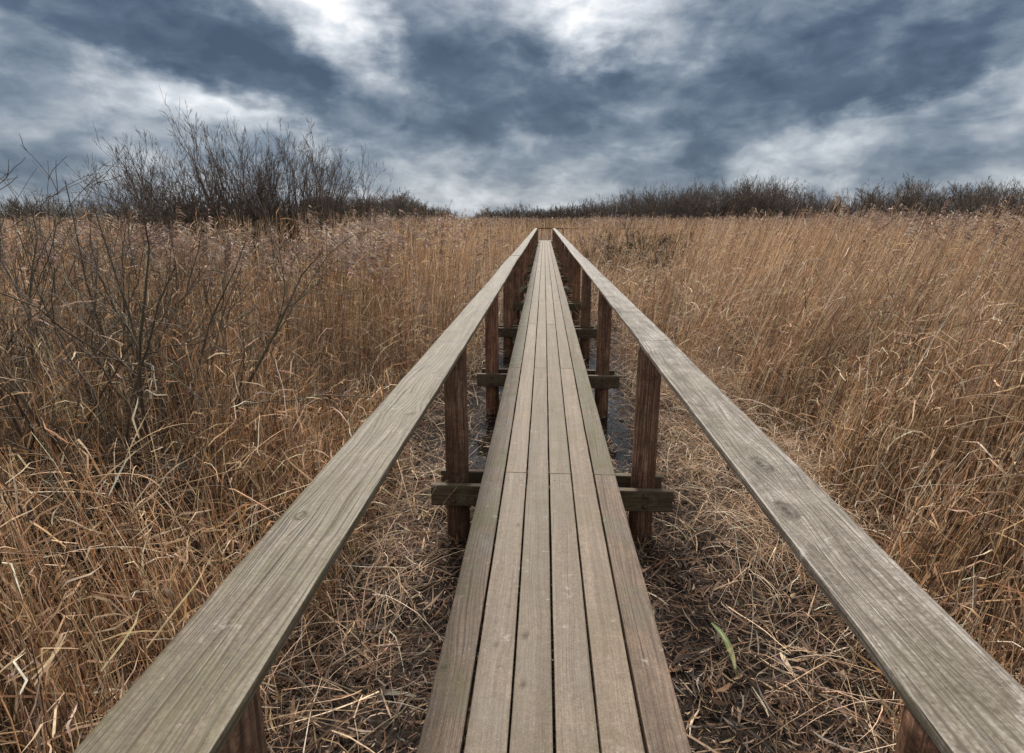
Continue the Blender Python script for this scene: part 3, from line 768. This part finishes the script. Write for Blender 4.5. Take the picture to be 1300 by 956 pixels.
flat_litter(70000, -3.0, 3.2, .4, 6.0, .012, .06, .0025, .008, .035, LIT_C, [.2, .3, .1, .3, .04, .06], lambda x, y: np.clip(1.2 - .3 * np.maximum(np.abs(x) - 1.2, 0), 0, 1))
flat_litter(6000, -3.5, 3.5, .4, 6.5, .05, .22, .010, .022, .07, LIT_C, LIT_W, by_walk)
flat_litter(26000, -3.2, 3.4, 6.5, 14, .06, .28, .004, .012, .08, LIT_C, LIT_W, by_walk)
flat_litter(16000, -1.7, 1.9, 14, 41, .10, .40, .007, .018, .14, LIT_C, LIT_W)

def strands(n, x0, x1, y0, y1, lmin, lmax, w, hmax, keepf, cols, wts, rise=.7, K=7, droop=1.3, azm=None):
    """long limp blades: they rise from their root, arch over and hang down"""
    x = rng.uniform(x0, x1, n); y = rng.uniform(y0, y1, n)
    k = rng.random(n) < keepf(x, y); x, y = x[k], y[k]; n = len(x)
    k = (ground_z(x, y) > WATER_Z + .005) | (rng.random(n) < .2) | (y > 12); x, y = x[k], y[k]; n = len(x)
    gz = np.maximum(ground_z(x, y), WATER_Z)
    az_ = rng.uniform(0, 2 * np.pi, n) if azm is None else rng.normal(azm, .9, n)
    el_ = rng.uniform(.15, 1.35, n) * rise + .1
    ln = rng.uniform(lmin, lmax, n)
    P = np.zeros((n, K, 3)); P[:, 0] = np.stack([x, y, gz + rng.random(n) * hmax], -1)
    a = az_.copy(); e = el_.copy()
    dre = rng.uniform(0, .55, n) * droop; da = rng.normal(0, .2, n); kk = rng.integers(1, K, n); kick = rng.normal(0, .9, n) * (rng.random(n) < .6)
    for j in range(1, K):
        d = np.stack([np.cos(a) * np.cos(e), np.sin(a) * np.cos(e), np.sin(e)], -1)
        P[:, j] = P[:, j - 1] + d * (ln / (K - 1))[:, None]
        e = e - dre * 2.2 / (K - 1) - np.abs(kick) * .8 * (kk == j); a = a + da * .5 + rng.normal(0, .10, n) + kick * (kk == j)
        e = np.maximum(e, -1.4)
    P[:, :, 2] = np.maximum(P[:, :, 2], gz[:, None] + .01)
    W = rng.uniform(.6, 1.3, n)[:, None] * w * np.linspace(1, .3, K)[None, :]
    lb.ribbons(P, W, palette(n, cols, wts, .18))
    print('strands', n)
def margin(x, y):
    l = edge_l(y) - x; r = x - edge_r(y)
    d = np.where(x < 0, l, r)
    clump = smooth(.3, .65, vnoise(x * 1.7, y * 1.7, 91) * .6 + .4 * vnoise(x * 5, y * 5, 92))
    return np.exp(-((d + .1) / np.where(d < -.1, .27, .8)) ** 2) * (.25 + .75 * clump)
def mound(x, y):
    return np.exp(-((x - 1.75) / .62) ** 2) * smooth(1.9, 3.2, y) * smooth(9, 6.5, y) * (.35 + .65 * smooth(.3, .6, vnoise(x * 3, y * 3, 95)))
strands(12000, -5.0, -.75, .6, 9, .2, .8, .0046, .25, margin, PALE_C + LIT_C, [w_ for w_ in PALE_W] + [w_ * .8 for w_ in LIT_W], .9)
strands(12000, .85, 5.0, .8, 9, .2, .75, .0046, .25, margin, PALE_C + LIT_C, [w_ for w_ in PALE_W] + [w_ * .5 for w_ in LIT_W], .8)
strands(34000, .85, 3.1, 1.6, 9, .14, .50, .0046, .16, mound, PALE_C, PALE_W, .8, 6, 1.6)
strands(1600, -1.3, -.72, 1.6, 9, .2, .7, .005, .1, lambda x, y: smooth(.35, .6, vnoise(x * 3, y * 2, 97)), PALE_C, PALE_W, .5, 6, 1.5)
strands(1500, -.7, .85, 2.5, 9, .2, .6, .005, .05, lambda x, y: smooth(.4, .7, vnoise(x * 3, y * 2, 98)), LIT_C, LIT_W, .25, 6, 1.2)
strands(9000, -9, 11, 8, 22, .3, 1.1, .009, 1.1, lambda x, y: np.where(reed_mask(x, y) > 0, 1, 0) * smooth(.45, .75, fbm(x * .45, y * .45, 41, 2) * .5 + .5 + .25 * vnoise(x * 2, y * 2, 99)), PALE_C, PALE_W, .9)
strands(13000, 1.6, 9, 2.2, 11, .2, .75, .0052, 1.15, lambda x, y: np.where(reed_mask(x, y) > 0, 1, 0) * smooth(.5, .75, vnoise(x * 1.1, y * 1.1, 101)), PALE_C, PALE_W, .9)
strands(9000, -7, -1.4, 1.6, 10, .2, .75, .0048, 1.0, lambda x, y: np.where(reed_mask(x, y) > 0, 1, 0) * smooth(.4, .7, vnoise(x * 1.3, y * 1.3, 102)), REED_C + PALE_C, REED_W + PALE_W, .9)
strands(9000, -1.6, 1.9, 9, 41, .3, 1.1, .009, .2, lambda x, y: smooth(.55, .8, np.abs(x - .07)) * .8, PALE_C + REED_C, PALE_W + REED_W, .9)
tag(lb.build('reed_litter', M_LITTER), kind='stuff')

# one green leaf blade lies by the walk
def leaf_blade():
    V = []; F = []
    K = 14
    p0 = np.array([.915, 2.50, float(ground_z(.94, 2.5)) + .09]); p1 = np.array([.95, 2.19, float(ground_z(.99, 2.2)) + .04])
    for k in range(K):
        u = k / (K - 1)
        c = p0 * (1 - u) + p1 * u + np.array([.02 * math.sin(u * 3), 0, .035 * math.sin(u * 3.1)])
        w_ = .032 * (min(1, (u + .12) * 3.2)) * (1 if u < .55 else max(.06, 1 - (u - .55) / .47))
        for s_, dz in ((-1, .008), (-.5, .003), (0, 0), (.5, .003), (1, .008)):
            V.append((c[0] + s_ * w_ * .5, c[1], c[2] + dz))
    for k in range(K - 1):
        for j in range(4): F.append((k * 5 + j, k * 5 + j + 1, k * 5 + j + 6, k * 5 + j + 5))
    m, t = new_mat('green_blade')
    pos = t.n('ShaderNodeTexCoord').outputs['Object']
    mp = t.n('ShaderNodeMapping', {'Vector': pos, 'Scale': (320, 5, 5)}).outputs[0]
    c = t.mix(t.rng(t.noise(mp, 1, 2), .35, .65), (.085, .14, .03), (.24, .28, .09))
    c = t.mix(t.rng(t.noise(pos, 14, 2), .55, .65), c, (.45, .38, .20))
    p = t.n('ShaderNodeBsdfPrincipled', {'Base Color': c, 'Roughness': .45})
    t.n('ShaderNodeOutputMaterial', {'Surface': p.outputs[0]})
    o = mesh_py('leaf_blade', V, F, [m], None, True)
    tag(o, 'single green leaf blade lying on brown litter right of the deck', 'leaf')
leaf_blade()

# ------------------------------------------------------------------ bare shrubs and trees
def grow(base, d, L, r0, r1, K, wig, up, rg):
    n = len(base); P = np.zeros((n, K, 3)); P[:, 0] = base; d = norm(d)
    for k in range(1, K):
        d = norm(d + rg.normal(0, wig, (n, 3)) + np.array([0, 0, up]))
        P[:, k] = P[:, k - 1] + d * (L / (K - 1))[:, None]
    tt = np.linspace(0, 1, K)[None, :]
    return P, r0[:, None] * (1 - tt) + r1[:, None] * tt
def shoots(P, Rr, L, nper, a0, a1, t0, t1, ang, ratio, K, wig, up, rg, rmin, rk=.62):
    n = len(P); idx = np.repeat(np.arange(n), nper); m_ = len(idx)
    u = rg.uniform(t0, t1, m_); KK = P.shape[1]
    tq = u * (KK - 1); k0 = np.minimum(tq.astype(int), KK - 2); fr = (tq - k0)[:, None]
    b = P[idx, k0] * (1 - fr) + P[idx, k0 + 1] * fr
    T = norm(P[idx, k0 + 1] - P[idx, k0])
    rr = Rr[idx, k0] * (1 - fr[:, 0]) + Rr[idx, k0 + 1] * fr[:, 0]
    pr_ = norm(np.cross(T, rg.normal(0, 1, (m_, 3))))
    a = rg.normal(ang, ang * .3, m_)[:, None]
    d = T * np.cos(a) + pr_ * np.sin(a)
    ln = L[idx] * ratio * rg.uniform(.5, 1.15, m_) * (1.15 - .5 * u)
    r0 = np.maximum(rr * rk, rmin)
    Q_, Rq = grow(b, d, ln, r0, np.maximum(r0 * .45, rmin * .55), K, wig, up, rg)
    return Q_, Rq, ln

def shrub(name, seed, nst, height, spread, base_r, levels, rmin, bark, twig, up=.06, wig=.13, splay=.55, base_spread=.35, sides=4, greenmat=None, trunk_name='trunk'):
    """many-stemmed bare shrub or tree: thing > trunk (the main stems) and crown (branches and twigs)"""
    rg = np.random.default_rng(seed)
    root = empty(name)
    az_ = rg.uniform(0, 2 * np.pi, nst); sp = np.sqrt(rg.random(nst)) * splay
    d = np.stack([np.cos(az_) * np.sin(sp), np.sin(az_) * np.sin(sp), np.cos(sp)], -1)
    base = np.stack([np.cos(az_) * base_spread * rg.random(nst), np.sin(az_) * base_spread * rg.random(nst), np.full(nst, -.15)], -1)
    L = height * rg.uniform(.8, 1.0, nst) * (.92 + .12 * np.cos(sp * 1.5))
    P, Rr = grow(base, d, L, base_r * rg.uniform(.6, 1.1, nst), np.full(nst, rmin * 1.1), 12, wig * .6, up, rg)
    b0 = Batch(); b0.tubes(P, Rr, np.ones((nst, 3)), 7 if sides > 3 else 5); b0.build(trunk_name, bark, root)
    b1 = Batch(); cur = (P, Rr, L)
    for (nper, t0, t1, ang, ratio, K) in levels:
        cur = shoots(cur[0], cur[1], cur[2], nper, 0, 0, t0, t1, ang, ratio, K, wig, up, rg, rmin)
        b1.tubes(cur[0], cur[1], np.ones((len(cur[0]), 3)), 3)
    b1.build('crown', twig, root)
    return root

def dup(root, loc, rz, sc, label=None, name=None):
    r = root.copy(); COL.objects.link(r); r.location = loc; r.rotation_euler = (0, 0, rz); r.scale = (sc[0], sc[0], sc[1])
    for ch in root.children:
        c = ch.copy(); COL.objects.link(c); c.parent = r
    if label: r['label'] = label
    return r

# --- the stand of tall willows left
LV = [(8, .18, .95, .62, .50, 7), (5, .2, .98, .58, .52, 6), (3, .25, 1.0, .5, .55, 5)]
wa = shrub('bare_willow', 11, 22, 3.85, 0, .05, LV, .0048, M_TWIG2, M_TWIG2, .06, .10, .80, .7)
wb = shrub('bare_willow', 12, 20, 3.75, 0, .055, LV, .0048, M_TWIG2, M_TWIG2, .06, .10, .72, .5)
wc = shrub('bare_willow', 13, 23, 3.7, 0, .045, LV, .0048, M_TWIG2, M_TWIG2, .06, .11, .85, .8)
G1 = 'bare willows standing in the reeds on the left'
protos = [wa, wb, wc]
def at(px, dist):        # bearing and distance -> ground point
    return (math.sin(px) * dist, math.cos(px) * dist, 0)
spots = [(-.655, 21, 0, .75, .88, 'small bare willow at the left end of the willow stand, behind the near twigs'),
         (-.61, 18, 1, .95, 1.02, 'bare willow left of the middle of the stand'),
         (-.555, 18.5, 2, .95, 1.12, 'wide bare willow with fanned stems in the middle of the stand'),
         (-.505, 19, 0, .95, 1.20, 'tallest bare willow of the stand'),
         (-.45, 19.5, 1, .95, 1.24, 'tall upright bare willow right of the tallest one'),
         (-.405, 18.5, 2, .80, 1.10, 'rounded fan-shaped bare willow at the right end of the stand')]
used = set()
for i, (a, dd, k, s1, s2, lab) in enumerate(spots):
    if k not in used:
        used.add(k); o = protos[k]; o.location = at(a, dd); o.rotation_euler = (0, 0, i * 1.3); o.scale = (s1, s1, s2); o['label'] = lab
    else: o = dup(protos[k], at(a, dd), i * 1.3, (s1, s2), lab)
    o['category'] = 'shrub'; o['group'] = G1

# --- dark scrub at their feet
def scrub(name, seed, rad, height, n, col=None, wz=.011):
    rg = np.random.default_rng(seed); root = empty(name)
    ns = 26
    az_ = rg.uniform(0, 2 * np.pi, ns); q_ = np.sqrt(rg.random(ns))
    base = np.stack([np.cos(az_) * q_ * rad * .5, np.sin(az_) * q_ * rad * .5, np.full(ns, -.1)], -1)
    d = np.stack([np.cos(az_) * q_ * .75, np.sin(az_) * q_ * .75, np.ones(ns)], -1)
    L = height * rg.uniform(.65, 1.0, ns)
    P, Rr = grow(base, d, L, np.full(ns, .022), np.full(ns, .006), 7, .1, .03, rg)
    b0 = Batch(); b0.tubes(P, Rr, np.ones((ns, 3)), 5); b0.build('stem', M_DARK, root)
    b1 = Batch()
    c = shoots(P, Rr, L, 10, 0, 0, .12, 1, .6, .38, 5, .18, .05, rg, .004); b1.tubes(c[0], c[1], np.ones((len(c[0]), 3)), 3)
    c = shoots(c[0], c[1], c[2], 6, 0, 0, .1, 1, .65, .5, 4, .2, .06, rg, .0035); b1.ribbons(c[0], c[1] * 2.4, np.ones((len(c[0]), 3)))
    c2 = shoots(c[0], c[1], c[2], 4, 0, 0, .1, 1, .7, .55, 3, .2, .06, rg, .0035); b1.ribbons(c2[0], c2[1] * 2.4, np.ones((len(c2[0]), 3)))
    b1.build('crown', M_DARK, root)
    return root
sa = scrub('dark_bush', 21, 2.4, 3.0, 0); sb = scrub('dark_bush', 22, 2.0, 2.7, 0)
G2 = 'low dark bushes at the foot of the willows'
first = {0: sa, 1: sb}; used = set()
for i, (a, dd, k, s1, s2, lab) in enumerate([
        (-.77, 21, 0, 1.1, .92, 'dark twiggy bush at the far left, apart from the willow stand'),
        (-.70, 22, 1, 1.1, .98, 'dark twiggy bush left of the leftmost willow'),
        (-.63, 19.5, 0, 1.1, 1.0, 'dark bush under the wide fanned willow'),
        (-.56, 20.5, 1, 1.2, 1.12, 'dark bush behind the middle of the willow stand'),
        (-.49, 20.0, 0, 1.05, 1.0, 'dark bush below the two tallest willows'),
        (-.425, 18.5, 1, .95, 1.04, 'dense dark green bush under the fan-shaped willow near the right end'),
        (-.375, 18.8, 0, .85, .93, 'dense dark green bush under the rightmost willow'),
        (-.315, 24, 1, 1.1, 1.02, 'low dark bush just right of the willow stand'),
        (-.27, 30, 0, 1.1, 1.05, 'dark bush farther right, at the start of the distant trees')]):
    if k not in used:
        used.add(k); o = first[k]; o.location = at(a, dd); o.rotation_euler = (0, 0, i * 1.9); o.scale = (s1, s1, s2); o['label'] = lab
    else: o = dup(first[k], at(a, dd), i * 1.9, (s1, s2), lab)
    o['category'] = 'bush'; o['group'] = G2
# low bare bush in the reeds right of the walk
o = scrub('bare_bush', 25, 2.6, 2.15, 0); o.location = (3.75, 18.6, 0); o.scale = (.85, .85, .98)
tag(o, 'low dark bare bush in the reeds to the right of the far handrail', 'bush')
o = scrub('bare_bush', 26, 1.8, 1.9, 0); o.location = (2.35, 18.4, 0); o.scale = (.8, .8, .98)
tag(o, 'smaller bare bush with dry brambles close to the right side of the walk', 'bush')

# --- near saplings on the left, their branches stand in front of the reeds
LN = [(6, .10, .9, .8, .55, 9), (3, .12, .95, .7, .55, 7), (2, .2, 1.0, .6, .5, 4)]
near_specs = [
    # x, y, seed, stems, height, base radius, splay, label
    (-3.0, 3.25, 31, 9, 2.7, .022, .85, 'bare sapling with grey-green branches just right of the left edge, nearer than the tallest'),
    (-2.72, 3.0, 32, 3, 1.9, .026, .50, 'thick leaning grey trunk rising from the reeds at lower left'),
    (-2.3, 3.75, 33, 6, 2.0, .016, .95, 'forked dark sapling in front of the reeds, nearest to the left handrail'),
    (-3.9, 4.3, 34, 5, 2.3, .017, .9, 'tall dark sapling behind the leaning trunk'),
    (-4.6, 5.8, 35, 2, 2.55, .013, .15, 'slim upright sapling sticking above the reeds in front of the willow stand'),
    (-5.1, 4.7, 36, 9, 2.6, .018, .8, 'dense bare sapling at the far left behind the edge branches'),
    (-3.3, 6.2, 37, 6, 1.9, .012, .95, 'thin low sapling among the reeds left of the walk'),
    (-2.45, 2.2, 38, 6, 1.6, .013, .70, 'low spreading sapling in the lower left corner'),
    (-3.45, 3.95, 145, 9, 2.75, .018, .45, 'tallest near sapling, rising into the sky at the left edge'),
    (-3.75, 3.7, 143, 9, 2.8, .018, .75, 'sapling cut by the left edge of the picture'),
    (-1.95, 3.05, 39, 5, 1.5, .012, 1.0, 'short thin sapling beside the left handrail'),
    (-3.3, 4.7, 40, 5, 2.2, .015, 1.0, 'dark many-stemmed sapling behind the forked one'),
]
for (x, y, sd_, nst, hh, br, spl, lab) in near_specs:
    o = shrub('willow_sapling', sd_, nst, hh, 0, br, LN, .0026, M_TWIG, M_TWIG, .03, .17, spl, .22, 5)
    o.location = (x, y, float(ground_z(x, y))); tag(o, lab, 'sapling', 'bare saplings near the left handrail')

# dead branch lying in the litter left of the walk
b = Batch(); rg = np.random.default_rng(4)
P, Rr = grow(np.array([[-1.95, 2.75, .10]]), np.array([[.8, .5, .12]]), np.array([.75]), np.array([.017]), np.array([.008]), 10, .12, 0, rg)
b.tubes(P, Rr, np.ones((1, 3)), 8)
P2, R2, l2 = shoots(P, Rr, np.array([.75]), 3, 0, 0, .3, .9, .7, .4, 5, .15, .02, rg, .004); b.tubes(P2, R2, np.ones((3, 3)), 5)
tag(b.build('dead_branch', M_TWIG), 'short dead branch lying in the reeds at lower left', 'branch')

# --- distant wood
def skyline(a):      # elevation angle of the tree tops against bearing, in radians
    xs = [-.95, -.8, -.70, -.60, -.50, -.42, -.36, -.32, -.295, -.265, -.255, -.23, -.195, -.165, -.150, -.13, -.10, -.07, -.05, 0, .05, .10, .14, .17, .22, .28, .34, .39, .42, .46, .50, .54, .60, .66, .75, 1.0]
    es = [.035, .035, .033, .030, .030, .036, .040, .040, .040, .045, .044, .026, .020, .013, .004, .008, .016, .023, .020, .019, .026, .033, .047, .056, .062, .060, .065, .063, .050, .036, .042, .050, .045, .050, .055, .055]
    return np.interp(a, xs, es)
def far_wood(n, seed, a0, a1, d0, d1, hk, ns, sub, wz, name, label=None, skip=None, dk=1.0):
    rg = np.random.default_rng(seed); b = Batch()
    a = rg.uniform(a0, a1, n); dist = rg.uniform(d0, d1, n)
    H = (2.2 + np.tan(skyline(a)) * dist) * rg.uniform(.62, .97, n) * hk
    base = np.stack([np.sin(a) * dist, np.cos(a) * dist, 0 * a], -1)
    for t_, (cnt) in enumerate([ns]):
        idx = np.repeat(np.arange(n), cnt); m_ = len(idx)
        az_ = rg.uniform(0, 2 * np.pi, m_); s_ = np.sqrt(rg.random(m_)) * .42
        d = np.stack([np.cos(az_) * np.sin(s_), np.sin(az_) * np.sin(s_), np.cos(s_)], -1)
        L = H[idx] * rg.uniform(.75, 1.0, m_)
        bb = base[idx] + np.stack([rg.normal(0, .25, m_), rg.normal(0, .25, m_), 0 * az_], -1)
        P, Rr = grow(bb, d, L, np.full(m_, .07), np.full(m_, .014), 5, .07, .05, rg)
        b.ribbons(P, Rr * 2, np.ones((m_, 3)))
        c = shoots(P, Rr, L, sub[0], 0, 0, .15, 1, .5, .40, 4, .1, .08, rg, wz); b.ribbons(c[0], c[1] * 2, np.ones((len(c[0]), 3)))
        c = shoots(c[0], c[1], c[2], sub[1], 0, 0, .1, 1, .5, .45, 3, .1, .08, rg, wz); b.ribbons(c[0], c[1] * 2, np.ones((len(c[0]), 3)))
    print('wood', name, sum(len(f) for f in b.f))
    return tag(b.build(name, M_WOODFAR), kind='stuff')
far_wood(460, 41, -.155 + .02, .80, 92, 118, 1.0, 5, (9, 7), .016, 'distant_wood')
far_wood(50, 42, .12, .415, 86, 94, 1.0, 5, (9, 7), .016, 'distant_wood')
far_wood(200, 44, -.92, -.165, 92, 112, 1.0, 5, (9, 7), .016, 'distant_wood')
far_wood(170, 45, -.43, -.17, 88, 100, 1.0, 5, (9, 7), .016, 'distant_wood')
far_wood(90, 46, -.155 + .02, .10, 88, 100, 1.0, 5, (9, 7), .016, 'distant_wood')
# trees that stand clear of the wood
fa = shrub('bare_tree', 51, 7, 6.0, 0, .11, [(9, .25, .98, .5, .45, 5), (7, .15, 1, .5, .5, 4), (4, .2, 1, .5, .5, 3)], .014, M_WOODFAR, M_WOODFAR, .05, .11, .55, .4, 3)
fb = shrub('bare_tree', 52, 5, 5.2, 0, .12, [(10, .35, .98, .6, .45, 5), (7, .15, 1, .5, .5, 4), (4, .2, 1, .5, .5, 3)], .014, M_WOODFAR, M_WOODFAR, .03, .13, .5, .3, 3)
first = {0: fa, 1: fb}; used = set()
for i, (a, dd, k, s1, s2, lab) in enumerate([
        (-.258, 74, 0, 1.15, .90, 'rounded bare tree forming the hump left of the walk’s end'),
        (-.238, 78, 1, 1.1, .84, 'smaller bare tree right of the hump, sloping toward the gap'),
        (-.282, 78, 1, 1.0, .86, 'bare tree left of the rounded hump'),
        (-.108, 92, 0, .90, .62, 'first small bare tree right of the gap in the tree line'),
        (-.043, 96, 1, .62, .86, 'small windswept tree sticking up above the wood beyond the walk'),
        (.385, 88, 1, 1.25, 1.18, 'pale bare tree at the right end of the tallest stretch of wood'),
        (.345, 90, 0, 1.2, 1.15, 'tall bare tree above the reeds where the wood is highest'),
        (.30, 92, 1, 1.2, 1.20, 'bare tree rising from the highest wood, right of the low bush'),
        (.545, 84, 0, 1.2, 1.10, 'rounded bare tree in the lower wood toward the right edge'),
        (.625, 80, 1, 1.2, 1.12, 'spreading bare tree near the right edge of the picture')]):
    if k not in used:
        used.add(k); o = first[k]; o.location = at(a, dd); o.rotation_euler = (0, 0, i * 2.1); o.scale = (s1, s1, s2); o['label'] = lab
    else: o = dup(first[k], at(a, dd), i * 2.1, (s1, s2), lab)
    o['category'] = 'tree'; o['group'] = 'bare trees on the skyline beyond the reeds'
